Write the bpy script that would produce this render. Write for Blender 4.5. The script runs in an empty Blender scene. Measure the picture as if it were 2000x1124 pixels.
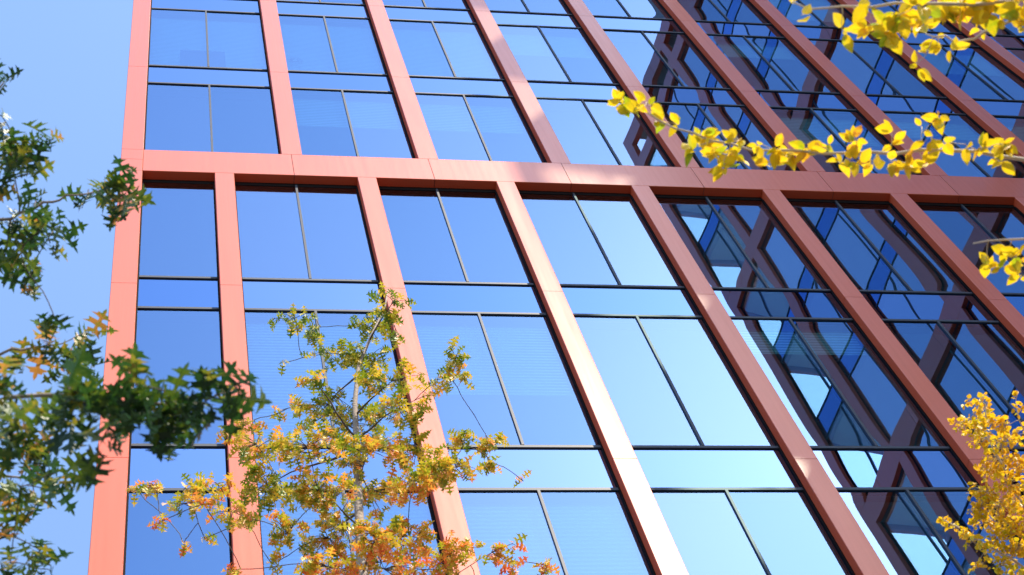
import bpy, math, random
from mathutils import Vector, Matrix, noise

random.seed(7)
R = math.radians
sc = bpy.context.scene
col = sc.collection

# ------------------------------------------------------------------ units
# the facade was surveyed in bay widths; one bay is 2 m, ground at z = 0
S = 2.0
TZ = -7.2963
def Z(z): return (z - TZ) * S + 1.6
GROUND = TZ - 0.8
D = 0.068                                    # recess of the glass, in bays

# ------------------------------------------------------------------ camera
RX = Vector((0.98233969, -0.09478968, -0.16131846))
RD = Vector((0.01929158, 0.9088924, -0.41658426))
RF = Vector((0.18610901, 0.40611516, 0.89466972))
CAM = Vector((1.218 * S, -4.7092 * S, 1.6))
F = 3607.17
def ray(px, py):
    return (RX * ((px - 1000) / F) + RD * ((py - 562) / F) + RF).normalized()
def at_plane(px, py, Y):                     # where a sight line meets the upright plane y = Y (metres)
    v = ray(px, py); return CAM + v * ((Y - CAM.y) / v.y)
def at_dist(px, py, d):
    return CAM + ray(px, py) * d

cd = bpy.data.cameras.new('camera')
cam = bpy.data.objects.new('camera', cd); col.objects.link(cam)
m = Matrix((RX, -RD, -RF)).transposed().to_4x4()
m.translation = CAM
cam.matrix_world = m
cd.sensor_fit = 'HORIZONTAL'; cd.sensor_width = 36; cd.lens = F / 2000 * 36
cd.clip_start = 0.1; cd.clip_end = 4000
cd.dof.use_dof = True; cd.dof.focus_distance = 24.0; cd.dof.aperture_fstop = 8.0
sc.camera = cam

# ------------------------------------------------------------------ light
SUN_AZ, SUN_EL = 137.6, 53.0                 # azimuth from +y towards +x
w = bpy.data.worlds.new('World'); sc.world = w; w.use_nodes = True
nt = w.node_tree; nt.nodes.clear()
out = nt.nodes.new('ShaderNodeOutputWorld'); bg = nt.nodes.new('ShaderNodeBackground')
sky = nt.nodes.new('ShaderNodeTexSky'); sky.sky_type = 'NISHITA'; sky.sun_disc = False
sky.sun_elevation = R(SUN_EL); sky.sun_rotation = R(SUN_AZ)
sky.air_density = 1.25; sky.dust_density = 0.75; sky.ozone_density = 4.0; sky.altitude = 50
nt.links.new(sky.outputs[0], bg.inputs[0]); bg.inputs[1].default_value = 0.15
nt.links.new(bg.outputs[0], out.inputs[0])
ld = bpy.data.lights.new('sun', 'SUN'); ld.energy = 4.3; ld.angle = R(0.53); ld.color = (1.0, 0.89, 0.74)
sun = bpy.data.objects.new('sun', ld); col.objects.link(sun)
sd = Vector((math.sin(R(SUN_AZ)) * math.cos(R(SUN_EL)), math.cos(R(SUN_AZ)) * math.cos(R(SUN_EL)), math.sin(R(SUN_EL))))
sun.rotation_euler = sd.to_track_quat('Z', 'Y').to_euler(); sun.location = sd * 300
sc.view_settings.view_transform = 'Standard'; sc.view_settings.look = 'None'
sc.view_settings.exposure = 1.28; sc.view_settings.gamma = 1

# ------------------------------------------------------------------ materials
def mat(name):
    m = bpy.data.materials.new(name); m.use_nodes = True
    n = m.node_tree.nodes; n.clear()
    o = n.new('ShaderNodeOutputMaterial')
    return m, n, m.node_tree.links, o
def principled(name, color, rough=0.5, metal=0.0, spec=0.5, var=0.0, scale=3.0, bump=0.0, bscale=60.0):
    m, n, l, o = mat(name)
    p = n.new('ShaderNodeBsdfPrincipled')
    p.inputs['Roughness'].default_value = rough; p.inputs['Metallic'].default_value = metal
    p.inputs['Specular IOR Level'].default_value = spec
    p.inputs['Base Color'].default_value = (*color, 1)
    tc = n.new('ShaderNodeTexCoord')
    if var:
        nz = n.new('ShaderNodeTexNoise'); nz.inputs['Scale'].default_value = scale; nz.inputs['Detail'].default_value = 5
        l.new(tc.outputs['Object'], nz.inputs['Vector'])
        mx = n.new('ShaderNodeMix'); mx.data_type = 'RGBA'
        mx.inputs[6].default_value = (*[c * (1 - var) for c in color], 1)
        mx.inputs[7].default_value = (*[min(1, c * (1 + var)) for c in color], 1)
        l.new(nz.outputs[0], mx.inputs[0])
        isl = n.new('ShaderNodeNewGeometry')
        hs = n.new('ShaderNodeHueSaturation'); mr = n.new('ShaderNodeMapRange')
        mr.inputs[3].default_value = 1 - var * 0.7; mr.inputs[4].default_value = 1 + var * 0.7
        l.new(isl.outputs['Random Per Island'], mr.inputs[0]); l.new(mr.outputs[0], hs.inputs['Value'])
        l.new(mx.outputs[2], hs.inputs['Color']); l.new(hs.outputs[0], p.inputs['Base Color'])
    if bump:
        b = n.new('ShaderNodeBump'); b.inputs['Strength'].default_value = bump; b.inputs['Distance'].default_value = 0.02
        nb = n.new('ShaderNodeTexNoise'); nb.inputs['Scale'].default_value = bscale
        l.new(tc.outputs['Object'], nb.inputs['Vector']); l.new(nb.outputs[0], b.inputs['Height']); l.new(b.outputs[0], p.inputs['Normal'])
    l.new(p.outputs[0], o.inputs[0])
    return m
def glass(name, tint, trans, fac, rough=0.0):
    m, n, l, o = mat(name)
    g = n.new('ShaderNodeBsdfGlossy'); g.inputs['Color'].default_value = (*tint, 1); g.inputs['Roughness'].default_value = rough
    t = n.new('ShaderNodeBsdfTransparent'); t.inputs['Color'].default_value = (*trans, 1)
    lw = n.new('ShaderNodeLayerWeight'); lw.inputs['Blend'].default_value = 0.35
    mr = n.new('ShaderNodeMapRange'); mr.inputs[3].default_value = fac; mr.inputs[4].default_value = 1.0
    oi = n.new('ShaderNodeObjectInfo'); hs = n.new('ShaderNodeHueSaturation'); hs.inputs['Color'].default_value = (*tint, 1)
    rv = n.new('ShaderNodeMapRange'); rv.inputs[3].default_value = 0.88; rv.inputs[4].default_value = 1.06
    rs = n.new('ShaderNodeMapRange'); rs.inputs[3].default_value = 1.08; rs.inputs[4].default_value = 0.92
    l.new(oi.outputs['Random'], rv.inputs[0]); l.new(oi.outputs['Random'], rs.inputs[0]); l.new(rv.outputs[0], hs.inputs['Value']); l.new(rs.outputs[0], hs.inputs['Saturation']); l.new(hs.outputs[0], g.inputs['Color'])
    l.new(lw.outputs['Fresnel'], mr.inputs[0])
    mx = n.new('ShaderNodeMixShader'); l.new(mr.outputs[0], mx.inputs[0])
    l.new(t.outputs[0], mx.inputs[1]); l.new(g.outputs[0], mx.inputs[2]); l.new(mx.outputs[0], o.inputs[0])
    return m
def leaf_mat(name, ramp, trans=0.45, nscale=0.8, mixn=0.5, rough=0.45, zmid=0.0, zgain=0.0):
    m, n, l, o = mat(name)
    tc = n.new('ShaderNodeTexCoord'); geo = n.new('ShaderNodeNewGeometry')
    nz = n.new('ShaderNodeTexNoise'); nz.inputs['Scale'].default_value = nscale; nz.inputs['Detail'].default_value = 2
    l.new(tc.outputs['Object'], nz.inputs['Vector'])
    st = n.new('ShaderNodeMapRange'); st.inputs[1].default_value = 0.3; st.inputs[2].default_value = 0.7
    l.new(nz.outputs[0], st.inputs[0])
    mf = n.new('ShaderNodeMix'); mf.data_type = 'FLOAT'; mf.inputs[0].default_value = mixn
    l.new(geo.outputs['Random Per Island'], mf.inputs[2]); l.new(st.outputs[0], mf.inputs[3])
    # blotches inside a leaf
    n2 = n.new('ShaderNodeTexNoise'); n2.inputs['Scale'].default_value = 40; n2.inputs['Detail'].default_value = 2
    l.new(tc.outputs['Object'], n2.inputs['Vector'])
    ma = n.new('ShaderNodeMath'); ma.operation = 'MULTIPLY_ADD'; ma.inputs[1].default_value = 0.7
    l.new(n2.outputs[0], ma.inputs[0])
    sb = n.new('ShaderNodeMath'); sb.operation = 'SUBTRACT'; sb.inputs[1].default_value = 0.35
    l.new(mf.outputs[0], sb.inputs[0]); l.new(sb.outputs[0], ma.inputs[2])
    cr = n.new('ShaderNodeValToRGB')
    e = cr.color_ramp.elements
    e[0].position, e[0].color = ramp[0][0], (*ramp[0][1], 1); e[1].position, e[1].color = ramp[-1][0], (*ramp[-1][1], 1)
    for p_, c_ in ramp[1:-1]:
        q = e.new(p_); q.color = (*c_, 1)
    if zgain:                                    # the lower sprays of this tree have turned first
        sz = n.new('ShaderNodeSeparateXYZ'); l.new(tc.outputs['Object'], sz.inputs[0])
        zm = n.new('ShaderNodeMath'); zm.operation = 'SUBTRACT'; zm.inputs[0].default_value = zmid; l.new(sz.outputs[2], zm.inputs[1])
        zg = n.new('ShaderNodeMath'); zg.operation = 'MULTIPLY_ADD'; zg.inputs[1].default_value = zgain
        l.new(zm.outputs[0], zg.inputs[0]); l.new(ma.outputs[0], zg.inputs[2]); l.new(zg.outputs[0], cr.inputs[0])
    else:
        l.new(ma.outputs[0], cr.inputs[0])
    # midrib and side veins, from the leaf's own coordinates
    uv = n.new('ShaderNodeUVMap'); sx = n.new('ShaderNodeSeparateXYZ'); l.new(uv.outputs[0], sx.inputs[0])
    ab = n.new('ShaderNodeMath'); ab.operation = 'ABSOLUTE'; l.new(sx.outputs[1], ab.inputs[0])
    s1 = n.new('ShaderNodeMath'); s1.operation = 'MULTIPLY_ADD'; s1.inputs[1].default_value = -0.8; l.new(ab.outputs[0], s1.inputs[0]); l.new(sx.outputs[0], s1.inputs[2])
    s2 = n.new('ShaderNodeMath'); s2.operation = 'MULTIPLY'; s2.inputs[1].default_value = 62; l.new(s1.outputs[0], s2.inputs[0])
    s3 = n.new('ShaderNodeMath'); s3.operation = 'SINE'; l.new(s2.outputs[0], s3.inputs[0])
    bp = n.new('ShaderNodeBump'); bp.inputs['Strength'].default_value = 0.25; bp.inputs['Distance'].default_value = 0.004
    l.new(s3.outputs[0], bp.inputs['Height'])
    p = n.new('ShaderNodeBsdfPrincipled'); p.inputs['Roughness'].default_value = rough
    p.inputs['Specular IOR Level'].default_value = 0.5
    l.new(cr.outputs[0], p.inputs['Base Color']); l.new(bp.outputs[0], p.inputs['Normal'])
    t = n.new('ShaderNodeBsdfTranslucent'); l.new(cr.outputs[0], t.inputs['Color'])
    mx = n.new('ShaderNodeMixShader'); mx.inputs[0].default_value = trans
    l.new(p.outputs[0], mx.inputs[1]); l.new(t.outputs[0], mx.inputs[2]); l.new(mx.outputs[0], o.inputs[0])
    return m
def blind_mat(name, c):
    m, n, l, o = mat(name)
    tc = n.new('ShaderNodeTexCoord'); sx = n.new('ShaderNodeSeparateXYZ'); l.new(tc.outputs['Object'], sx.inputs[0])
    mu = n.new('ShaderNodeMath'); mu.operation = 'MULTIPLY'; mu.inputs[1].default_value = 2 * math.pi / 0.075; l.new(sx.outputs[2], mu.inputs[0])
    si = n.new('ShaderNodeMath'); si.operation = 'SINE'; l.new(mu.outputs[0], si.inputs[0])
    mr = n.new('ShaderNodeMapRange'); mr.inputs[1].default_value = -1; mr.inputs[3].default_value = 0.55; mr.inputs[4].default_value = 1.0
    l.new(si.outputs[0], mr.inputs[0])
    hv = n.new('ShaderNodeHueSaturation'); hv.inputs['Color'].default_value = (*c, 1); l.new(mr.outputs[0], hv.inputs['Value'])
    d = n.new('ShaderNodeBsdfDiffuse'); l.new(hv.outputs[0], d.inputs[0]); l.new(d.outputs[0], o.inputs[0])
    return m

M = {}
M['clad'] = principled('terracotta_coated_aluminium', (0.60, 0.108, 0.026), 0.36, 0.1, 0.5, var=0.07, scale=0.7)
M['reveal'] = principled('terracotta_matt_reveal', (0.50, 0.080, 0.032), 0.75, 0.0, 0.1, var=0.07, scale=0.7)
def weather(m):
    """faint rain streaks: a stretched noise in gloss and tone"""
    n, l = m.node_tree.nodes, m.node_tree.links
    p = n['Principled BSDF']; tc = n.new('ShaderNodeTexCoord'); mp = n.new('ShaderNodeMapping'); mp.inputs['Scale'].default_value = (16, 16, 0.5)
    nz = n.new('ShaderNodeTexNoise'); nz.inputs['Scale'].default_value = 1.0; nz.inputs['Detail'].default_value = 6; nz.inputs['Roughness'].default_value = 0.65
    l.new(tc.outputs['Object'], mp.inputs[0]); l.new(mp.outputs[0], nz.inputs['Vector'])
    mr = n.new('ShaderNodeMapRange'); mr.inputs[1].default_value = 0.3; mr.inputs[2].default_value = 0.75; mr.inputs[3].default_value = 0.30; mr.inputs[4].default_value = 0.42
    l.new(nz.outputs[0], mr.inputs[0]); l.new(mr.outputs[0], p.inputs['Roughness'])
    src = p.inputs['Base Color'].links[0].from_socket
    h = n.new('ShaderNodeHueSaturation'); m2 = n.new('ShaderNodeMapRange'); m2.inputs[1].default_value = 0.3; m2.inputs[2].default_value = 0.75; m2.inputs[3].default_value = 1.03; m2.inputs[4].default_value = 0.94
    l.new(nz.outputs[0], m2.inputs[0]); l.new(m2.outputs[0], h.inputs['Value']); l.new(src, h.inputs['Color']); l.new(h.outputs[0], p.inputs['Base Color'])
weather(M['clad'])
pc = M['clad'].node_tree.nodes['Principled BSDF']; pc.inputs['Coat Weight'].default_value = 0.36; pc.inputs['Coat Roughness'].default_value = 0.16; pc.inputs['Coat IOR'].default_value = 1.65
M['joint'] = principled('dark_joint', (0.02, 0.015, 0.014), 0.8)
M['frame'] = principled('slate_grey_frame', (0.030, 0.038, 0.052), 0.55, 0.0, 0.3)
M['pane'] = glass('coated_blue_glass', (0.37, 0.605, 0.98), (0.46, 0.80, 0.86), 0.43)
M['wing_pane'] = glass('wing_glass', (0.85, 0.92, 1.0), (0.30, 0.50, 0.60), 0.66)
M['clear'] = glass('clear_corner_glass', (0.8, 0.95, 1.0), (0.62, 0.86, 0.84), 0.12)
M['spandrel'] = glass('spandrel_glass', (0.32, 0.54, 0.95), (0.12, 0.18, 0.5), 0.58)
M['head'] = principled('dark_bronze_head_frame', (0.012, 0.009, 0.009), 0.8, 0.0, 0.05)
M['shadowbox'] = principled('shadow_box_lining', (0.05, 0.06, 0.10), 0.7)
M['ceil'] = principled('white_ceiling', (0.72, 0.74, 0.74), 0.8)
M['inner'] = principled('office_wall', (0.20, 0.22, 0.24), 0.8, var=0.2)
M['blind'] = blind_mat('slatted_blind', (0.78, 0.80, 0.80))
M['roof'] = principled('grey_roof_membrane', (0.22, 0.22, 0.22), 0.9, var=0.2)
M['parapet'] = principled('bronze_parapet', (0.20, 0.15, 0.12), 0.5, 0.2, var=0.1)
M['paving'] = principled('granite_paving', (0.07, 0.065, 0.06), 0.85, var=0.25, scale=1.2)
M['bark'] = principled('oak_bark', (0.22, 0.17, 0.13), 0.85, var=0.35, scale=14, bump=0.6, bscale=50)
M['bark_dark'] = principled('dark_twig_bark', (0.07, 0.05, 0.045), 0.8, var=0.3, scale=14)
M['bark_pale'] = principled('pale_twig_bark', (0.46, 0.36, 0.26), 0.7, var=0.3, scale=18)
M['leaf_green'] = leaf_mat('oak_leaves_green', [(0.1, (0.010, 0.040, 0.010)), (0.58, (0.026, 0.078, 0.009)), (0.80, (0.10, 0.15, 0.010)), (0.93, (0.30, 0.24, 0.02)), (0.99, (0.5, 0.22, 0.04))], 0.34, 1.2, 0.35)
M['leaf_autumn'] = leaf_mat('oak_leaves_autumn', [(0.10, (0.10, 0.19, 0.012)), (0.34, (0.34, 0.38, 0.015)), (0.58, (0.74, 0.54, 0.05)), (0.74, (0.82, 0.33, 0.05)), (0.92, (0.74, 0.15, 0.05))], 0.28, 0.75, 0.42, zmid=13.0, zgain=0.075)
M['leaf_yellow'] = leaf_mat('hornbeam_leaves_yellow', [(0.1, (0.34, 0.42, 0.008)), (0.32, (0.70, 0.52, 0.008)), (0.7, (0.86, 0.58, 0.008)), (0.86, (0.74, 0.38, 0.015)), (0.99, (0.30, 0.12, 0.02))], 0.4, 2.0, 0.3)
M['leaf_gold'] = leaf_mat('small_leaves_gold', [(0.1, (0.56, 0.50, 0.01)), (0.5, (0.86, 0.57, 0.012)), (0.9, (0.80, 0.42, 0.015))], 0.35, 1.4, 0.3)

# ------------------------------------------------------------------ mesh helpers
class MB:
    def __init__(s): s.v = []; s.f = []; s.mi = []; s.uv = None; s.smooth = False
    def add(s, vs, fs, mi=0):
        o = len(s.v); s.v += [tuple(v) for v in vs]; s.f += [tuple(i + o for i in f) for f in fs]; s.mi += [mi] * len(fs)
    def box(s, x0, x1, y0, y1, z0, z1, mi=0):
        s.add([(x0, y0, z0), (x1, y0, z0), (x1, y1, z0), (x0, y1, z0), (x0, y0, z1), (x1, y0, z1), (x1, y1, z1), (x0, y1, z1)],
              [(0, 3, 2, 1), (4, 5, 6, 7), (0, 1, 5, 4), (1, 2, 6, 5), (2, 3, 7, 6), (3, 0, 4, 7)], mi)
    def prism(s, poly, z0, z1, mi=0):          # poly counter-clockwise in xy
        n = len(poly)
        s.add([(x, y, z0) for x, y in poly] + [(x, y, z1) for x, y in poly],
              [tuple(range(n - 1, -1, -1)), tuple(range(n, 2 * n))] + [(i, (i + 1) % n, n + (i + 1) % n, n + i) for i in range(n)], mi)
    def prism_x(s, poly, x0, x1, mi=0):        # poly in yz
        n = len(poly)
        s.add([(x0, y, z) for y, z in poly] + [(x1, y, z) for y, z in poly],
              [tuple(range(n)), tuple(range(2 * n - 1, n - 1, -1))] + [(i, n + i, n + (i + 1) % n, (i + 1) % n) for i in range(n)], mi)
    def tube(s, pts, rad, n=6, mi=0):
        pts = [Vector(p) for p in pts]; rings = []
        ref = Vector((0.3, 0.9, 0.2)).normalized()
        for i, p in enumerate(pts):
            d = (pts[min(i + 1, len(pts) - 1)] - pts[max(i - 1, 0)])
            if d.length < 1e-9: d = Vector((0, 0, 1))
            d.normalize(); a = d.cross(ref)
            if a.length < 0.1: a = d.cross(Vector((1, 0, 0)))
            a.normalize(); b = d.cross(a)
            rings.append([p + (a * math.cos(k * 2 * math.pi / n) + b * math.sin(k * 2 * math.pi / n)) * rad[i] for k in range(n)])
        fs = []
        for i in range(len(pts) - 1):
            for k in range(n):
                fs.append((i * n + k, i * n + (k + 1) % n, (i + 1) * n + (k + 1) % n, (i + 1) * n + k))
        fs.append(tuple(range(n - 1, -1, -1))); fs.append(tuple(range((len(pts) - 1) * n, len(pts) * n)))
        s.add([v for r in rings for v in r], fs, mi)
    def shift(s, d):
        s.v = [(a - d[0], b - d[1], c - d[2]) for a, b, c in s.v]; return s
    def mesh(s, name, mats, smooth=False):
        me = bpy.data.meshes.new(name); me.from_pydata(s.v, [], s.f)
        for q in (mats if isinstance(mats, (list, tuple)) else [mats]): me.materials.append(q)
        if any(s.mi): me.polygons.foreach_set('material_index', s.mi)
        if smooth: me.polygons.foreach_set('use_smooth', [True] * len(s.f))
        if s.uv is not None:
            u = me.uv_layers.new(name='UVMap'); flat = []
            for p in me.polygons:
                for vi in p.vertices: flat += s.uv[vi]
            u.data.foreach_set('uv', flat)
        me.update(); return me
    def build(s, name, mats, parent=None, smooth=False):
        return link(name, s.mesh(name, mats, smooth), parent)
def link(name, me, parent=None, loc=None):
    o = bpy.data.objects.new(name, me); col.objects.link(o)
    if parent: o.parent = parent
    if loc: o.location = loc
    return o
def empty(name, loc=(0, 0, 0), rz=0):
    o = bpy.data.objects.new(name, None); col.objects.link(o); o.location = loc; o.rotation_euler = (0, 0, rz)
    o.empty_display_size = 0.5; return o
def tag(o, label=None, cat=None, group=None, kind=None):
    if label: o['label'] = label
    if cat: o['category'] = cat
    if group: o['group'] = group
    if kind: o['kind'] = kind
    return o

# ------------------------------------------------------------------ ground
g = MB(); g.box(-1500, 1500, -1500, 1500, -0.5, 0.0)
tag(g.build('plaza', M['paving']), kind='structure')

# ------------------------------------------------------------------ facade kit (metres, local frame: x right, y into the building)
CH = 0.006                                   # small arris on every folded metal edge
GAP = 0.004
d_ = D * S
STOREY = 2.105
def spandrel(k): return 0.72 + STOREY * k, 1.165 + STOREY * k      # bottom and top of the k-th spandrel, in bays

def column(root, x0, x1, z0, z1, joints, depth=None, name='column', cladmat=None):
    """folded metal column, cut by open panel joints"""
    dep = d_ + 0.05 if depth is None else depth
    cuts = [z0] + sorted(j for j in joints if z0 + 0.1 < j < z1 - 0.1) + [z1]
    b = MB()
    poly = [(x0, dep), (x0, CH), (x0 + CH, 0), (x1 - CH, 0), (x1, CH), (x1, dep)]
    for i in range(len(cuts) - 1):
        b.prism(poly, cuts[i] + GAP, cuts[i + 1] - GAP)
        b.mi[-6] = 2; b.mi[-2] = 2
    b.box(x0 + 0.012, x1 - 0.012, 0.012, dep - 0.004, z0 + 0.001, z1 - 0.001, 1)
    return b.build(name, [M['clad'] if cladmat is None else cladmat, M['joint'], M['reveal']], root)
def beam(root, x0, x1, z0, z1, joints, name='beam'):
    b = MB(); dep = d_ + 0.05
    cuts = [x0] + sorted(j for j in joints if x0 + 0.2 < j < x1 - 0.2) + [x1]
    poly = [(dep, z0), (dep, z1), (CH, z1), (0, z1 - CH), (0, z0 + CH), (CH, z0)]
    for i in range(len(cuts) - 1):
        b.prism_x(poly, cuts[i] + GAP, cuts[i + 1] - GAP)
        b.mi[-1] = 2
    b.box(x0 + 0.001, x1 - 0.001, 0.012, dep - 0.004, z0 + 0.012, z1 - 0.012, 1)
    return b.build(name, [M['clad'], M['joint'], M['reveal']], root)

_pm = {}
def pane_mesh(wd, ht, var):
    """one glazing unit, dished a little by the gas pressure inside it; origin at its lower left corner"""
    key = (round(wd, 3), round(ht, 3), var)
    if key in _pm: return _pm[key]
    rnd = random.Random(var * 77 + 5)
    sag = wd * wd * rnd.uniform(0.0007, 0.0017); tx = rnd.uniform(-1, 1) * 0.0022; tz = rnd.uniform(-1, 1) * 0.0022
    ph = rnd.uniform(0, 6)
    nx, nz = 14, 30
    b = MB()
    for j in range(nz + 1):
        for i in range(nx + 1):
            x, z = i / nx, j / nz
            e = min(z, 1 - z) * ht / wd          # distance from the short edges in pane widths
            fz = 1 - math.exp(-5.0 * e)
            y = sag * math.sin(math.pi * x) * fz + tx * (x - .5) * wd + tz * (z - .5) * ht
            y += 0.00022 * math.sin(5 * z + ph + 2 * x) * fz
            b.v.append((x * wd, y, z * ht))
    for j in range(nz):
        for i in range(nx):
            a = j * (nx + 1) + i; b.f.append((a, a + 1, a + nx + 2, a + nx + 1)); b.mi.append(0)
    me = b.mesh('pane', M['pane'], True); _pm[key] = me; return me
_fm = {}
FW, MW, TW = 0.020, 0.030, 0.048             # jamb, mullion and transom widths
def window(root, x0, x1, z0, z1, sp_bottom, mull, var, flat=False, head=0.0, blind=0.0, lower_sp=True, pmat='pane'):
    """frame with one or two panes between z0 and z1 and the spandrel panel below it down to sp_bottom"""
    W, H, SP = x1 - x0, z1 - z0, z0 - sp_bottom
    key = (round(W, 3), round(H, 3), round(SP, 3), None if mull is None else round(mull - x0, 3), round(head, 3), flat)
    gy = d_
    if key not in _fm:
        b = MB()
        ht_ = H - head - (0.001 if head else 0)
        b.box(0, FW, gy - 0.022, gy + 0.06, -SP, ht_, 1); b.box(W - FW, W, gy - 0.022, gy + 0.06, -SP, ht_, 1)
        b.box(FW, W - FW, gy - 0.018, gy + 0.06, -TW / 2, TW / 2)            # transom over the spandrel
        if head: b.box(0, W, gy - 0.006, gy + 0.06, H - head, H, 1)
        else: b.box(FW, W - FW, gy - 0.018, gy + 0.06, H - TW / 2, H)
        if SP > 0.05: b.box(FW, W - FW, gy - 0.018, gy + 0.06, -SP, -SP + TW / 2)
        if mull is not None:
            mx = mull - x0; b.box(mx - MW / 2, mx + MW / 2, gy - 0.022, gy + 0.06, TW / 2 + 0.001, H - (0.08 if head else TW / 2 + 0.001))
        _fm[key] = b.mesh('window', [M['frame'], M['head']])
    o = link('window', _fm[key], root, (x0, 0, z0))
    pz0, pz1 = TW / 2, H - (head if head else TW / 2)
    spans = [(FW, W - FW)] if mull is None else [(FW, mull - x0 - MW / 2), (mull - x0 + MW / 2, W - FW)]
    for i, (a, c) in enumerate(spans):
        if flat:
            k = (pmat, round(c - a, 3), round(pz1 - pz0, 3))
            if k not in _pm:
                b = MB(); b.add([(0, 0, 0), (c - a, 0, 0), (c - a, 0, pz1 - pz0), (0, 0, pz1 - pz0)], [(0, 1, 2, 3)]); _pm[k] = b.mesh('pane', M[pmat])
            link('pane', _pm[k], o, (a, gy, pz0))
        else:
            link('pane', pane_mesh(c - a, pz1 - pz0, (var * 2 + i) % 7), o, (a, gy, pz0))
    if SP > 0.15 and lower_sp:
        k = ('sp', round(W, 3), round(SP, 3), flat)
        if k not in _pm:
            b = MB(); b.box(FW, W - FW, gy + 0.05, gy + 0.055, -SP + TW / 2, -TW / 2, 1)
            nx = 1 if flat else 16
            off = len(b.v)
            for j in range(nx + 1):
                for i in range(nx + 1):
                    x, z = i / nx, j / nx
                    y = 0 if flat else 0.0005 * math.sin(math.pi * x) * math.sin(math.pi * z)
                    b.v.append((FW + x * (W - 2 * FW), gy + y, -SP + TW / 2 + z * (SP - TW)))
            for j in range(nx):
                for i in range(nx):
                    a = off + j * (nx + 1) + i; b.f.append((a, a + 1, a + nx + 2, a + nx + 1)); b.mi.append(0)
            me = b.mesh('spandrel_panel', [M['spandrel'], M['shadowbox']])
            me.polygons.foreach_set('use_smooth', [True] * len(me.polygons)); _pm[k] = me
        link('spandrel_panel', _pm[k], o)
    if blind:
        b = MB(); hb = blind * (pz1 - pz0)
        b.add([(spans[-1][0] - 0.02 if len(spans) == 1 else spans[0][0], gy + 0.16, pz1 - hb), (spans[-1][1], gy + 0.16, pz1 - hb), (spans[-1][1], gy + 0.16, pz1), (spans[0][0], gy + 0.16, pz1)], [(0, 1, 2, 3)])
        b.build('blind', M['blind'], o)
    return o

# ------------------------------------------------------------------ the red framed office building
bld = empty('office_building', (0, 0, 0))
tag(bld, 'red framed office building with tall blue glass bays behind the autumn trees', 'building')
LW = (0.5637, 0.697); UW = (1.0492, 1.1973)
O0, C0R, XEND = 0.9149, 1.0679, 11.0
BZ0, BZ1 = 4.9223, 5.3361
TIER = STOREY * 3
lower_cols = [((LW[0] + k) * S, (LW[1] + k) * S) for k in range(1, 11)]
upper_cols = [((UW[0] + k) * S, (UW[1] + k) * S) for k in range(1, 10)]
end_col = ((XEND - 0.14) * S, XEND * S)
joint_z = [Z(0.93 + STOREY * k) for k in range(-6, 8)]
joint_x = [(UW[0] + UW[1]) / 2 * S + k * S - 0.01 for k in range(1, 10)]
beams = [(BZ0 + TIER * k, BZ1 + TIER * k) for k in (-1, 0, 1)]
# corner column runs the full height
column(bld, O0 * S, C0R * S, 0, Z(beams[2][1]), [Z(b) for bb in beams for b in bb] + joint_z, depth=0.5, name='corner_column')
for (a, b_) in beams:
    beam(bld, C0R * S + 0.002, end_col[0] - 0.002, Z(a), Z(b_), joint_x)
column(bld, end_col[0], end_col[1], 0, Z(beams[2][1]), joint_z, depth=0.5, name='corner_column')
tiers = [(GROUND, beams[0][0], upper_cols), (beams[0][1], beams[1][0], lower_cols), (beams[1][1], beams[2][0], upper_cols)]
rb = random.Random(3)
wcount = 0
blind_map = {(1, 1): 0.78, (1, 2): 0.62, (2, 2): 0.25, (0, 2): 0.9, (0, 1): 1.0, (1, 3): 0.3, (2, 4): 0.3, (1, 5): 0.5}
for ti, (z0, z1, cols) in enumerate(tiers):
    cols = [c for c in cols if c[1] < end_col[0] - 0.3]
    for (a, b_) in cols:
        column(bld, a, b_, Z(z0), Z(z1), joint_z)
    edges = [C0R * S] + [e for c in cols for e in c] + [end_col[0]]
    bays = [(edges[i], edges[i + 1]) for i in range(0, len(edges), 2)]
    floors = [k for k in range(-6, 9) if spandrel(k)[1] > z0 - 0.25 and spandrel(k)[1] < z1 - 0.5]
    for fi, k in enumerate(floors):
        sb, st = spandrel(k)
        nb = spandrel(k + 1)[0]
        top_floor = nb > z1 - 0.4
        wz0 = max(st, z0 + 0.02); wz1 = (z1 if top_floor else nb)
        spb = max(sb, z0)
        for bi, (a, b_) in enumerate(bays):
            wide = (b_ - a) > 1.3
            head = 0.11 if (ti == 1 and top_floor) else (0.10 if top_floor else 0.0)
            # one flight of the tier on top starts right on the beam: no spandrel there
            sp_here = spb if st - z0 > 0.3 else wz0
            mull = (a + b_) / 2 if wide else None
            blind = (.94 if fi == 1 and bi in (0, 1, 2) else rb.choice((0, 0, 0, .25, .4, .7))) if ti == 2 else {1: {0: {1: .62, 2: .8, 3: .0, 5: .4}, 1: {1: .9, 2: .55, 4: .2}}, 2: {}}.get(ti, {}).get(fi, {}).get(bi, 0)
            window(bld, a, b_, Z(wz0), Z(wz1), Z(sp_here), mull, wcount, head=head, blind=blind)
            wcount += 1
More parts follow.
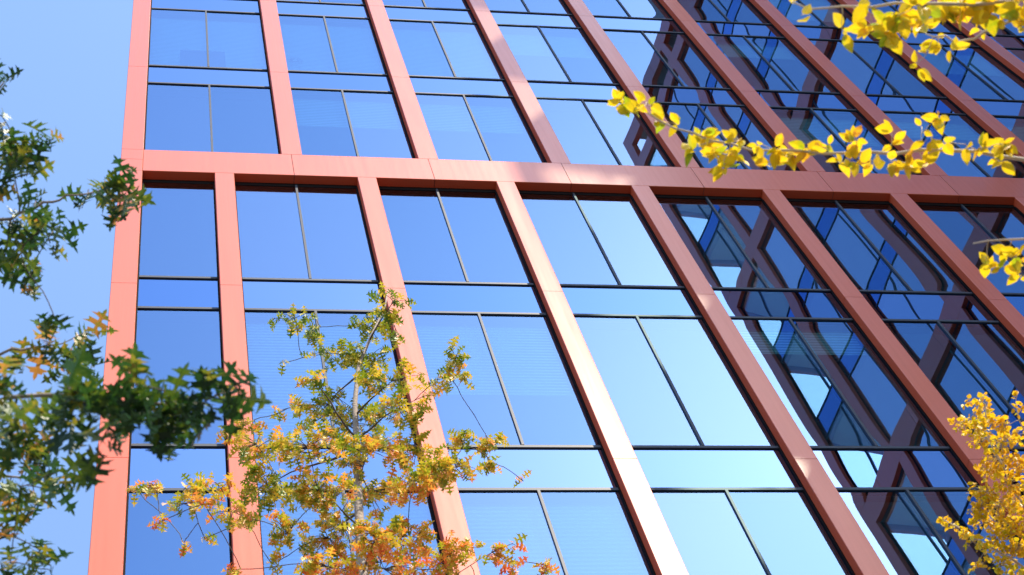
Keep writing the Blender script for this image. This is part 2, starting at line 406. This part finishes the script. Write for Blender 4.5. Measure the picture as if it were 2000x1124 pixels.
# floors inside, seen dimly through the glass
for k in range(-3, 6):
    sb, st = spandrel(k)
    if Z(sb) < 0.5: continue
    b = MB(); b.box(O0 * S + 0.3, XEND * S - 0.3, d_ + 0.3, 7.6, Z(sb) + 0.25, Z(st) - 0.1, 0); b.build('floor_slab', M['ceil'], bld)
b = MB(); b.box(O0 * S + 0.35, XEND * S - 0.35, 4.2, 4.4, 0.1, Z(beams[2][0]) - 0.1); b.build('partition', M['inner'], bld)
b = MB(); b.box(O0 * S + 0.02, O0 * S + 0.28, 0.51, 8.0, 0, Z(beams[2][1]) - 0.02); b.box(XEND * S - 0.28, XEND * S - 0.02, 0.51, 8.0, 0, Z(beams[2][1]) - 0.02)
b.box(O0 * S + 0.29, XEND * S - 0.29, 7.75, 8.0, 0, Z(beams[2][1]) - 0.02); b.build('wall', M['clad'], bld)
b = MB(); b.box(O0 * S + 0.29, XEND * S - 0.29, 0.25, 7.74, Z(beams[2][1]) - 0.3, Z(beams[2][1]) - 0.05); b.build('roof', M['roof'], bld)

# two things kept on the window ledge of the upper floor, dim behind the glass
M['dim_blue'] = principled('slate_blue_card', (0.06, 0.10, 0.22), 0.8)
P0, P1 = at_plane(352, 98, d_ + 0.11), at_plane(441, 133, d_ + 0.11)
b = MB(); w_, h_ = P1.x - P0.x, P0.z - P1.z
b.box(0, w_, 0, 0.014, 0, 0.05); b.box(0, w_, 0, 0.014, h_ - 0.05, h_); b.box(0, 0.05, 0, 0.014, 0.05, h_ - 0.05); b.box(w_ - 0.05, w_, 0, 0.014, 0.05, h_ - 0.05)
bd = empty('display_board', (P0.x, P0.y, P1.z)); tag(bd, 'slate blue board behind the topmost corner pane, standing on its ledge', 'board')
b.build('frame', M['dim_blue'], bd)
b = MB(); b.box(0.05, w_ - 0.05, 0.003, 0.011, 0.05, h_ - 0.05); b.build('panel', M['dim_blue'], bd)
Q = at_plane(576, 119, d_ + 0.11)
sb_ = empty('sunburst_ornament', tuple(Q)); tag(sb_, 'round ornament of thin spokes behind the pane right of the board', 'ornament')
b = MB()
for i in range(32):
    a = i * math.pi / 16; b.tube([(0.045 * math.cos(a), 0, 0.07 * math.sin(a)), (0.145 * math.cos(a), 0, 0.24 * math.sin(a))], [0.003, 0.003], 4)
b.build('spokes', M['dim_blue'], sb_)
b = MB(); b.tube([(0.045 * math.cos(i * math.pi / 8), 0, 0.07 * math.sin(i * math.pi / 8)) for i in range(17)], [0.005] * 17, 5); b.build('hub', M['dim_blue'], sb_)

# ------------------------------------------------------------------ the wing across the court: it shades the right half and fills its panes
wx0, wy0 = 9.93 * S, -(6.946 - 2 * D) * S
a10 = R(10)
WL = 7.10                                     # bays from the wing's free corner back to the main building
jx, jy = wx0 + WL * S * math.sin(a10), wy0 + WL * S * math.cos(a10)
wing = empty('office_wing', (jx, jy, 0), math.atan2(wy0 - jy, wx0 - jx))
tag(wing, 'red framed wing of the offices standing across the court and mirrored in the glass', 'building')
L = WL * S
ROOF = 25.4
wcols = [(L - (t + 0.14) * S, L - t * S) for t in range(0, 7)]
wbeams = [(BZ0 + TIER * k, BZ1 + TIER * k) for k in range(-1, 4)]
wj = [Z(0.93 + STOREY * k) for k in range(-6, 13)]
prev = GROUND
for (a, b_) in wbeams + [(ROOF - 0.5, ROOF)]:
    for (c0, c1) in wcols:
        column(wing, c0, c1, Z(prev), Z(a), wj, depth=d_ + 0.05)
    beam(wing, 0, L, Z(a), Z(b_), [L - (t + 0.57) * S for t in range(7)], name='beam' if a < 24.5 else 'parapet')
    prev = b_
wbays = [(wcols[t + 1][1], wcols[t][0]) for t in range(6)] + [(0.02, wcols[6][0])]
wcount = 0
for k in range(0, 11):
    sb, st = spandrel(k); nb = spandrel(k + 1)[0]
    zt = nb
    zb = st; spb = sb
    for (a, b_) in wbeams:                     # where a beam covers the spandrel the window stops at the beam
        if abs(a - nb) < 0.1: zt = a
        if abs(a - sb) < 0.1: zb = b_ + 0.02; spb = zb
    for bi, (a, b_) in enumerate(wbays):
        window(wing, a, b_, Z(zb), Z(zt), Z(spb), (a + b_) / 2, wcount, flat=True, pmat='clear' if bi == 0 else 'wing_pane')
        wcount += 1
    b = MB(); b.box(0.3, L - 0.12, d_ + 0.3, 9.5, Z(sb) + 0.25, Z(st) - 0.1); b.build('floor_slab', M['ceil'], wing)
b = MB(); b.box(0.3, L - 0.4, 4.5, 4.7, 0.2, Z(ROOF) - 1.5); b.build('partition', M['inner'], wing)
b = MB(); b.box(0.02, L - 0.02, d_ + 0.002, d_ + 0.1, 0, Z(spandrel(0)[0]) - 0.01); b.build('base_glazing', M['shadowbox'], wing)
b = MB(); b.box(0, 0.25, d_ + 0.06, 10.0, 0, Z(ROOF) - 0.05)
b.box(0.26, L - 0.36, 9.7, 10.0, 0, Z(ROOF) - 0.05); b.build('wall', M['clad'], wing)
b = MB(); b.box(0.26, L - 0.36, d_ + 0.06, 9.69, Z(ROOF) - 0.6, Z(ROOF) - 0.3); b.build('roof', M['roof'], wing)
# glazed end of the wing: the corner rooms can be seen through
for y0 in (2.1, 4.2, 6.3, 8.4):
    b = MB(); b.box(L - 0.3, L - 0.002, y0, y0 + 0.3, 0, Z(ROOF) - 0.6); b.build('end_column', M['clad'], wing)
for k in range(0, 12):
    sb, st = spandrel(k)
    b = MB()
    for y0, y1 in ((d_ + 0.06, 2.098), (2.402, 4.198), (4.502, 6.298), (6.602, 8.398), (8.702, 9.9)): b.box(L - 0.10, L - 0.02, y0, y1, Z(sb), Z(st))
    b.build('end_spandrel', M['clad'], wing)
b = MB(); b.box(L - 0.3, L - 0.01, d_ + 0.06, 2.098, 0, Z(spandrel(0)[0]) - 0.01); b.box(L - 0.3, L - 0.01, 2.402, 9.9, 0, Z(spandrel(0)[0]) - 0.01); b.build('end_base', M['shadowbox'], wing)
# set-back plant storeys on top
b = MB(); b.box(0.4, L - 2.45 * S, 0.02, 9.4, Z(ROOF) + 0.002, Z(ROOF) + 12.0); b.build('plant_storey', M['parapet'], wing)

# ------------------------------------------------------------------ trees
OAK = [(0.0, .007), (.16, .010), (.20, .05), (.15, .14), (.10, .25), (.21, .17), (.28, .20), (.31, .045), (.42, .05), (.43, .20), (.39, .40), (.49, .26), (.57, .30), (.585, .05), (.67, .055), (.70, .17), (.72, .31), (.77, .16), (.83, .15), (.82, .05), (.90, .05), (1.0, 0.0)]
OAK_OLD = [(0.0, .007), (.17, .010), (.21, .09), (.15, .25), (.29, .20), (.34, .06), (.45, .11), (.43, .40), (.555, .25), (.60, .065), (.69, .11), (.755, .30), (.79, .14), (.86, .09), (1.0, 0.0)]
ELM = [(0.0, .006), (.13, .009), (.17, .11), (.27, .215), (.31, .21), (.42, .27), (.46, .262), (.56, .275), (.60, .255), (.70, .23), (.74, .20), (.83, .14), (.90, .085), (1.0, 0.0)]
SMALL = [(0.0, .012), (.2, .015), (.26, .2), (.42, .33), (.62, .34), (.82, .2), (1.0, 0.0)]
def add_leaf(mb, shape, p, d, up, L, rnd):
    """a leaf from p along d, folded along its midrib and curled at the tip"""
    d = d.normalized(); s = d.cross(up)
    if s.length < 0.05: s = d.cross(Vector((1, 0, 0)))
    s.normalize(); n = s.cross(d)
    fold = rnd.uniform(0.05, 0.5); curl = rnd.uniform(-0.2, 0.75); wv = rnd.uniform(-.12, .12)
    o = len(mb.v)
    ys = rnd.uniform(0.8, 1.15)
    def pt(x, y):
        z = abs(y) * fold - curl * x * x * 0.6 + wv * math.sin(5 * x) * y
        return p + d * (x * L) + s * (y * L * ys) + n * (z * L)
    k = len(shape)
    for x, y in shape: mb.v.append(tuple(pt(x, y))); mb.uv.append((x, y))
    for x, y in shape[:-1]: mb.v.append(tuple(pt(x, -y))); mb.uv.append((x, -y))
    mids = [o + 2 * k - 1 + i for i in range(2)]
    for x in (.66, .33): mb.v.append(tuple(pt(x, 0))); mb.uv.append((x, 0))
    mb.f.append(tuple([o + i for i in range(k)] + mids))
    mb.f.append(tuple([mids[1], mids[0], o + k - 1] + [o + k + i for i in range(k - 2, -1, -1)]))
    mb.mi += [0, 0]
def rvec(rnd):
    while True:
        v = Vector((rnd.uniform(-1, 1), rnd.uniform(-1, 1), rnd.uniform(-1, 1)))
        if 0.05 < v.length < 1: return v
def bend(a, b, sag, rnd, n=6, wob=0.04):
    """a twig from a to b, arched and a little crooked"""
    a, b = Vector(a), Vector(b); l = (b - a).length; pts = []
    o1 = rvec(rnd) * wob * l
    for i in range(n + 1):
        t = i / n; p = a.lerp(b, t) + Vector((0, 0, sag * l * math.sin(math.pi * t))) + o1 * math.sin(2 * math.pi * t)
        if 0 < i < n: p += rvec(rnd) * wob * l * 0.25
        pts.append(p)
    return pts
def sprig(mb, tw, shape, q, ax, L, n, rnd, droop=0.35, stem=None):
    for i in range(n):
        r = rvec(rnd).normalized()
        d = (ax * 0.55 + r + Vector((0, 0, -droop))).normalized()
        up = (Vector((0, 0, 1)) + sd * 0.5 + rvec(rnd) * 0.9)
        base = q - ax * (L * 0.5 * i / max(1, n)) + rvec(rnd) * L * 0.12
        add_leaf(mb, shape, base, d, up, L * rnd.uniform(0.55, 1.18), rnd)

def grow(tree, clusters, place, starts, shape, L, leafmat, barkmat, px_per_sprig, nleaf, rnd, depth=0.6, rad=0.012, droop=0.35, twigr=0.0022, sag=0.06, lfac=0.4):
    """clusters: (px, py, rx, ry, density[, depth offset]) mapped into space by place(); starts: points on the trunk or limbs.
    Every cluster hangs on a branch that starts at the nearest point already grown."""
    nodes = [(Vector(p), r) for p, r in starts]
    items = []
    for c in clusters:
        off = c[5] if len(c) > 5 else rnd.uniform(-1, 1) * depth
        items.append((place(c[0], c[1], off), c, off))
    items.sort(key=lambda it: min((it[0] - n[0]).length for n in nodes))
    for P, c, off in items:
        best = min(nodes, key=lambda n: (n[0] - P).length + max(0, n[0].z - P.z) * 0.9)
        br = MB(); lf = MB(); lf.uv = []
        dist = (P - CAM).length; mpp = dist / F
        ln = (P - best[0]).length
        r0 = min(best[1] * 0.7, rad * (0.35 + 0.5 * ln))
        path = bend(best[0], P, sag, rnd, 7)
        rr = [max(twigr, r0 * (1 - 0.75 * i / 7)) for i in range(8)]
        br.tube(path, rr, 6)
        for i in (2, 3, 4, 5, 6, 7): nodes.append((path[i], rr[i]))
        ns = max(1, int(math.pi * c[2] * c[3] / px_per_sprig * c[4]))
        lp = L / mpp * lfac; rxm, rym = max(c[2] * .3, c[2] - lp) * mpp, max(c[3] * .3, c[3] - lp) * mpp
        rzm = (rxm + rym) * 0.5
        v = ray(c[0], c[1])
        for i in range(ns):
            while True:
                a, b_, e = rnd.uniform(-1, 1), rnd.uniform(-1, 1), rnd.uniform(-1, 1)
                if a * a + b_ * b_ + e * e < 1: break
            q = P + RX * (a * rxm) + RD * (b_ * rym) + v * (e * rzm)
            root = min(path[3:], key=lambda p: (p - q).length)
            tp = bend(root, q, 0.08, rnd, 4, 0.05)
            br.tube(tp, [twigr * 1.2, twigr * 1.1, twigr, twigr * .8, twigr * .6], 4)
            ax = (q - root); ax = ax.normalized() if ax.length > 0.01 else Vector((0, 0, 1))
            sprig(lf, br, shape, q, ax, L, rnd.randint(*nleaf), rnd, droop)
        bo = br.shift(tree.location).build('branch', barkmat, tree, True)
        lf.shift(tree.location).build('leaves', leafmat, bo)

def trunk(tree, pts, rad, matl):
    b = MB(); b.tube(pts, rad, 12); return b.shift(tree.location).build('trunk', matl, tree, True)

# --- young oak turning red, in front of the glass
rnd = random.Random(21)
YT = -1.25 * S
def ptree(px, py, off): return at_plane(px, py, YT + off)
oak = empty('oak_tree', (ptree(716, 1124, 0).x, YT, 0))
tag(oak, 'slender young oak with red, orange and green leaves in front of the glass', 'tree')
tp_px = [(708, 1124), (701, 1000), (697, 880), (693, 790), (700, 715), (728, 650), (752, 600), (758, 565)]
tpts = [ptree(x, y, 0) for x, y in tp_px]
base = Vector((tpts[0].x - 0.15, YT, 0))
full = [base, base.lerp(tpts[0], 0.35) + Vector((0.05, 0.03, 0)), base.lerp(tpts[0], 0.7) + Vector((-0.03, 0, 0))] + tpts
trad = [0.12, 0.095, 0.065, 0.040, 0.033, 0.027, 0.021, 0.016, 0.011, 0.008, 0.005]
trunk(oak, full, trad, M['bark'])
starts = []
for i in range(len(full) - 1):
    for t in (0, .25, .5, .75):
        starts.append((full[i].lerp(full[i + 1], t), trad[i]))
starts = [s for s in starts if s[0].z > 3.0]
oc = [(768, 590, 34, 36, 1), (745, 570, 16, 18, .8), (722, 640, 42, 42, 1), (770, 635, 26, 34, .9), (575, 622, 36, 28, 1), (612, 640, 28, 34, 1), (536, 622, 16, 14, .8), (640, 690, 55, 32, 1), (715, 700, 55, 45, 1),
      (765, 745, 70, 38, 1), (890, 700, 34, 28, 1.3), (893, 738, 28, 22, 1.3), (555, 710, 12, 10, .9), (608, 742, 28, 24, .8), (640, 790, 75, 38, 1), (780, 800, 60, 38, 1), (848, 768, 32, 16, .9), (855, 742, 22, 16, .9), (680, 832, 95, 45, 1),
      (562, 798, 26, 18, .8), (468, 838, 40, 26, 1), (500, 868, 62, 34, 1.1), (600, 872, 85, 38, 1), (722, 882, 75, 46, 1.05), (815, 880, 62, 42, 1), (905, 862, 40, 26, .9), (958, 868, 36, 26, 1.1), (962, 905, 28, 22, 1), (890, 912, 60, 34, 1),
      (1022, 940, 15, 12, 1.2), (300, 948, 38, 18, .9), (268, 958, 18, 22, .9), (362, 952, 44, 22, 1.1), (425, 945, 36, 20, 1), (455, 1000, 40, 24, .9), (350, 985, 40, 18, .8), (318, 1018, 26, 13, .9), (400, 985, 35, 20, .7),
      (522, 948, 70, 44, 1.15), (622, 960, 80, 55, 1.1), (722, 965, 70, 50, 1), (800, 945, 52, 44, 1), (858, 935, 42, 26, .9), (358, 1062, 16, 12, 1), (400, 1052, 10, 8, .8), (480, 1022, 48, 22, .8), (560, 1042, 44, 40, .8),
      (640, 1050, 75, 44, 1.15), (735, 1050, 70, 44, 1.1), (815, 1050, 60, 38, 1), (890, 1075, 66, 34, 1.1), (640, 1108, 75, 28, 1.2), (750, 1112, 80, 30, 1.2), (850, 1112, 60, 22, 1.1), (960, 1080, 34, 20, 1), (1002, 1108, 26, 14, .9), (1074, 1102, 22, 20, 1.1),
      (470, 1112, 26, 16, .9), (530, 1100, 30, 22, .7), (1000, 1062, 14, 12, .8),
      (560, 1180, 80, 45, 1), (680, 1190, 110, 55, 1), (820, 1190, 110, 50, 1), (940, 1180, 90, 40, .9), (600, 1290, 120, 60, .9), (780, 1300, 150, 60, .9), (480, 1230, 80, 50, .8), (960, 1280, 90, 50, .8)]
grow(oak, oc, ptree, starts, OAK, 0.108, M['leaf_autumn'], M['bark_dark'], 400, (4, 6), rnd, depth=0.5, rad=0.017, twigr=0.0030, lfac=0.16)

# --- large green oak beside the camera: only its branch ends reach into view
def side_tree(name, label, base, top, lr, limbs, r0, bark):
    """trunk from base to top and limbs given as point lists starting near the trunk"""
    t = empty(name, base); tag(t, label, 'tree')
    pts = [Vector(base), Vector(base).lerp(Vector(top), .35) + Vector((.06, .04, 0)), Vector(base).lerp(Vector(top), .7) + Vector((-.05, .05, 0)), Vector(top)]
    trunk(t, pts, [r0 * 1.3, r0, r0 * .75, r0 * .3], bark)
    st = []
    b = MB()
    for lp in limbs:
        lp = [Vector(p) for p in lp]
        near = min((pts[0].lerp(pts[3], u / 20) for u in range(4, 20)), key=lambda q: (q - lp[0]).length + max(0, q.z - lp[0].z + 0.6) * 1.5)
        a = [near] + lp; n = len(a)
        rr = [r0 * .35] + [lr * (1 - 0.72 * i / (n - 1)) for i in range(1, n)]
        lb = MB(); 
        fine = []; fr = []
        for i in range(n - 1):
            for u in (0, .33, .66):
                fine.append(a[i].lerp(a[i + 1], u) + rvec(rnd) * 0.012); fr.append(rr[i] + (rr[i + 1] - rr[i]) * u)
        fine.append(a[-1]); fr.append(rr[-1])
        lb.tube(fine, fr, 7); lb.shift(t.location).build('limb', bark, t, True)
        st += [(p, r * 0.8) for p, r in zip(fine, fr)]
    return t, st
rnd = random.Random(5)
A = lambda x, y, d: at_dist(x, y, d)
gl = [[A(-260, 420, 6.9), A(-90, 440, 6.6), A(20, 430, 6.5), A(80, 400, 6.5), A(130, 386, 6.5), A(195, 372, 6.5)],
      [A(-260, 720, 6.6), A(-100, 715, 6.4), A(0, 692, 6.3), A(60, 677, 6.3), A(120, 672, 6.3)],
      [A(-320, 880, 5.2), A(-120, 830, 5.0), A(20, 775, 4.9), A(130, 772, 4.9), A(240, 785, 4.8), A(340, 790, 4.8), A(430, 770, 4.8)],
      [A(-300, 1000, 6.4), A(-120, 960, 6.2), A(0, 930, 6.2), A(80, 930, 6.2)],
      [A(-300, 240, 7.2), A(-100, 230, 6.9), A(-20, 200, 6.8), A(8, 160, 6.8)]]
gb = A(-900, 2600, 7.0); gx, gy = gl[2][0].x - 1.5, gl[2][0].y - 0.3
gt, gs = side_tree('oak_tree', 'green pin oak whose leafy branch ends hang in beside the sky at the corner column', (gx, gy, 0), (gx - .5, gy + .5, 9.5), 0.009, gl, 0.16, M['bark'])
gd = {'a': 6.5, 'b': 4.85}
def pg(x, y, o):                              # o: distance
    return at_dist(x, y, o)
q = lambda lst, d, j: [(c[0], c[1], c[2], c[3], c[4] if len(c) > 4 else 1, d + rnd.uniform(-j, j)) for c in lst]
gcl = q([(8, 150, 10, 26, .7), (2, 225, 14, 26, .8), (28, 310, 40, 40, 1.1), (8, 350, 26, 30, 1), (88, 265, 7, 9, 1), (60, 340, 18, 22, .8), (20, 285, 26, 18, .7),
         (172, 372, 26, 24, 1), (210, 378, 26, 26, 1.1), (226, 392, 14, 12, .8), (245, 352, 6, 10, .8), (246, 378, 8, 14, .8),
         (70, 395, 28, 16, .7), (30, 432, 45, 30, 1.1), (85, 438, 36, 30, 1), (40, 490, 36, 36, 1.1), (98, 475, 20, 22, .9), (55, 530, 24, 14, .8), (10, 500, 20, 26, 1), (68, 545, 5, 8, 1), (110, 445, 18, 18, .8),
         (112, 640, 30, 22, 1), (95, 672, 45, 30, 1.1), (150, 690, 38, 30, 1.1), (170, 650, 18, 20, .9), (125, 725, 26, 18, .9), (30, 712, 16, 16, .7), (180, 712, 12, 14, .8)], 6.45, .25)
gcl2 = q([(12, 742, 40, 42, 1.1), (50, 790, 46, 30, 1), (10, 830, 40, 45, 1.1), (130, 755, 24, 26, .8), (150, 790, 30, 20, .9), (200, 760, 24, 24, .7), (232, 790, 42, 40, 1), (262, 752, 26, 26, .9), (290, 800, 52, 46, 1.15), (330, 765, 40, 24, 1), (345, 810, 52, 46, 1.1),
          (392, 792, 40, 38, 1), (425, 770, 40, 34, 1), (436, 738, 24, 26, 1), (444, 768, 22, 20, .9), (200, 860, 26, 26, .9), (220, 820, 34, 26, 1), (330, 855, 44, 20, 1), (185, 800, 18, 20, .7), (130, 822, 20, 22, .5)], 4.85, .15)
gcl3 = q([(20, 870, 44, 36, 1.1), (62, 900, 52, 36, 1.2), (106, 925, 30, 34, 1.1), (118, 960, 20, 24, 1), (40, 950, 44, 36, 1.1), (70, 985, 30, 26, .9), (14, 1000, 30, 30, 1), (30, 1050, 44, 30, 1), (78, 1075, 34, 22, 1), (20, 1100, 44, 26, 1), (90, 1112, 26, 14, .9), (60, 860, 40, 20, .8)], 6.1, .25)
gout = q([(-230, 420, 110, 90, .8), (-260, 650, 120, 100, .8), (-250, 860, 120, 100, .8), (-250, 1060, 120, 90, .8), (-230, 230, 90, 80, .7)], 6.6, .5)
for cl in (gcl, gcl2, gcl3, gout):
    grow(gt, cl, pg, gs, OAK, 0.112 if cl is not gcl2 else 0.122, M['leaf_green'], M['bark_dark'], 2250 if cl is not gcl2 else 2900, (4, 7), rnd, rad=0.010, twigr=0.0018, sag=0.03, lfac=0.34)

# --- yellow tree on the other side: two long sprays and a short one
rnd = random.Random(11)
yl = [[A(2330, 330, 6.2), A(2180, 322, 5.9), A(2010, 308, 5.7), A(1850, 298, 5.65), A(1700, 299, 5.6), A(1560, 300, 5.6), A(1420, 284, 5.6), A(1320, 250, 5.6), A(1215, 202, 5.6)],
      [A(2330, -60, 5.9), A(2150, -20, 5.6), A(2010, 2, 5.4), A(1850, 8, 5.35), A(1700, 12, 5.35), A(1610, 20, 5.35), A(1548, 4, 5.35)],
      [A(2330, 40, 5.9), A(2140, 10, 5.7), A(2000, 30, 5.6), A(1920, 68, 5.6), A(1860, 82, 5.6), A(1808, 66, 5.6)],
      [A(2330, 480, 6.0), A(2150, 470, 5.8), A(2010, 468, 5.7), A(1900, 476, 5.7)]]
yx, yy = yl[0][0].x + 1.2, yl[0][0].y - 0.2
yt, ys = side_tree('hornbeam_tree', 'yellow leaved tree reaching long thin sprays across the upper panes', (yx, yy, 0), (yx + .3, yy + .2, 9.0), 0.0085, yl, 0.10, M['bark_pale'])
ycl = q([(1212, 200, 22, 14, 1), (1240, 212, 26, 18, 1), (1262, 200, 14, 12, 1), (1290, 238, 24, 14, .9), (1322, 242, 16, 12, .8), (1350, 290, 20, 14, 1), (1370, 268, 28, 20, 1.1), (1390, 300, 26, 20, 1), (1412, 325, 24, 16, 1.1), (1430, 300, 26, 22, 1), (1442, 272, 24, 14, 1),
         (1480, 282, 16, 14, 1), (1500, 318, 22, 16, 1), (1515, 292, 24, 18, 1.1), (1545, 300, 30, 22, 1), (1578, 296, 24, 16, 1), (1612, 288, 24, 16, 1), (1640, 318, 14, 18, .9), (1672, 272, 24, 16, 1.2), (1665, 312, 26, 16, .9), (1700, 322, 18, 16, .9), (1742, 254, 14, 12, 1.3), (1742, 282, 22, 16, 1.1), (1740, 315, 20, 16, .9),
         (1775, 318, 26, 20, 1.1), (1800, 248, 14, 14, 1), (1808, 275, 16, 14, 1), (1830, 228, 16, 14, 1.6), (1840, 278, 24, 12, .8), (1805, 322, 14, 12, .9), (1885, 282, 14, 8, .8), (1912, 290, 14, 24, 1), (1932, 285, 20, 12, 1.1), (1962, 282, 26, 16, 1.3), (1955, 315, 10, 8, .8)], 5.62, .10)
ycl2 = q([(1550, 2, 10, 6, 1), (1565, 30, 5, 10, 1), (1645, 60, 12, 12, 1.3), (1700, 50, 24, 16, 1.2), (1735, 62, 28, 24, 1.3), (1752, 30, 26, 18, 1), (1690, 6, 22, 8, .8), (1790, 46, 22, 14, 1.1), (1800, 12, 30, 14, 1.1), (1850, 25, 36, 22, 1.2), (1880, 10, 34, 20, 1.1), (1925, 18, 36, 24, 1.1), (1965, 28, 34, 22, 1.1), (1995, 40, 16, 18, 1), (1990, 5, 24, 16, 1.1)], 5.36, .10)
ycl3 = q([(1912, 58, 9, 9, 1.5), (1862, 98, 14, 12, 1), (1835, 84, 10, 10, 1), (1832, 76, 16, 10, .9), (1808, 108, 18, 14, 1), (1790, 128, 12, 12, 1.1), (1800, 50, 8, 10, .8)], 5.6, .05)
ycl4 = q([(1925, 515, 18, 14, 1.1), (1955, 520, 26, 18, 1.2), (1985, 500, 20, 20, 1.2), (1990, 532, 16, 14, 1), (1970, 490, 14, 10, 1)], 5.7, .05)
yout = q([(2110, 20, 80, 60, .8), (2100, 310, 70, 50, .8), (2100, 490, 70, 50, .8), (2250, 300, 90, 130, .6)], 5.9, .3)
for cl in (ycl, ycl2, ycl3, ycl4, yout):
    grow(yt, cl, pg, ys, ELM, 0.065 if cl is ycl2 else 0.055, M['leaf_yellow'], M['bark_pale'], 430, (2, 4), rnd, rad=0.006, twigr=0.0012, droop=0.2, sag=0.02)

# --- small golden tree low on the right
rnd = random.Random(4)
def pd(x, y, o): return at_dist(x, y, 10.2 + o)
hl = [[pd(2230, 1300, .3), pd(2120, 1180, .2), pd(2040, 1060, .1), pd(1975, 950, 0), pd(1930, 860, 0), pd(1925, 790, 0)],
      [pd(2150, 1280, .2), pd(2060, 1150, .1), pd(1975, 1090, 0), pd(1905, 1050, 0), pd(1850, 1020, 0)],
      [pd(2200, 1150, .3), pd(2080, 1000, .2), pd(2010, 880, .1), pd(1985, 790, .1)]]
hx, hy = hl[0][0].x + 0.6, hl[0][0].y
ht, hs = side_tree('birch_tree', 'small leaved golden tree rising at the lower edge before the shaded columns', (hx, hy, 0), (hx, hy + .1, 9.2), 0.012, hl, 0.09, M['bark_pale'])
hc = [(1918, 785, 14, 16), (1922, 808, 26, 18), (1888, 788, 12, 10), (1880, 830, 24, 14), (1905, 836, 26, 20), (1940, 828, 24, 18), (1965, 832, 20, 16), (1985, 778, 8, 12), (1990, 800, 10, 10), (1925, 862, 32, 16), (1960, 868, 34, 22), (1985, 850, 18, 18), (1905, 852, 16, 8),
      (1955, 900, 36, 22), (1985, 910, 22, 26), (1930, 920, 26, 20), (1970, 945, 34, 22), (1925, 960, 36, 20), (1915, 990, 28, 22), (1950, 990, 38, 26), (1985, 985, 22, 30), (1935, 1020, 34, 20), (1975, 1030, 28, 24), (1908, 1020, 18, 14),
      (1842, 1015, 12, 10), (1862, 1030, 16, 11), (1882, 1045, 17, 12), (1900, 1058, 16, 12), (1915, 1075, 18, 14), (1945, 1055, 26, 16), (1965, 1075, 30, 20), (1990, 1070, 16, 20), (1955, 1105, 28, 18), (1985, 1110, 18, 16), (1912, 1105, 20, 8),
      (2050, 1000, 60, 100), (2060, 1160, 90, 60), (1980, 1180, 70, 40), (2060, 850, 40, 60)]
hc = [(c[0], c[1], c[2], c[3], 1.0, rnd.uniform(-.25, .25)) for c in hc]
grow(ht, hc, pd, hs, SMALL, 0.036, M['leaf_gold'], M['bark_pale'], 62, (2, 3), rnd, rad=0.006, twigr=0.0015, droop=0.1, sag=0.03, lfac=0.0)
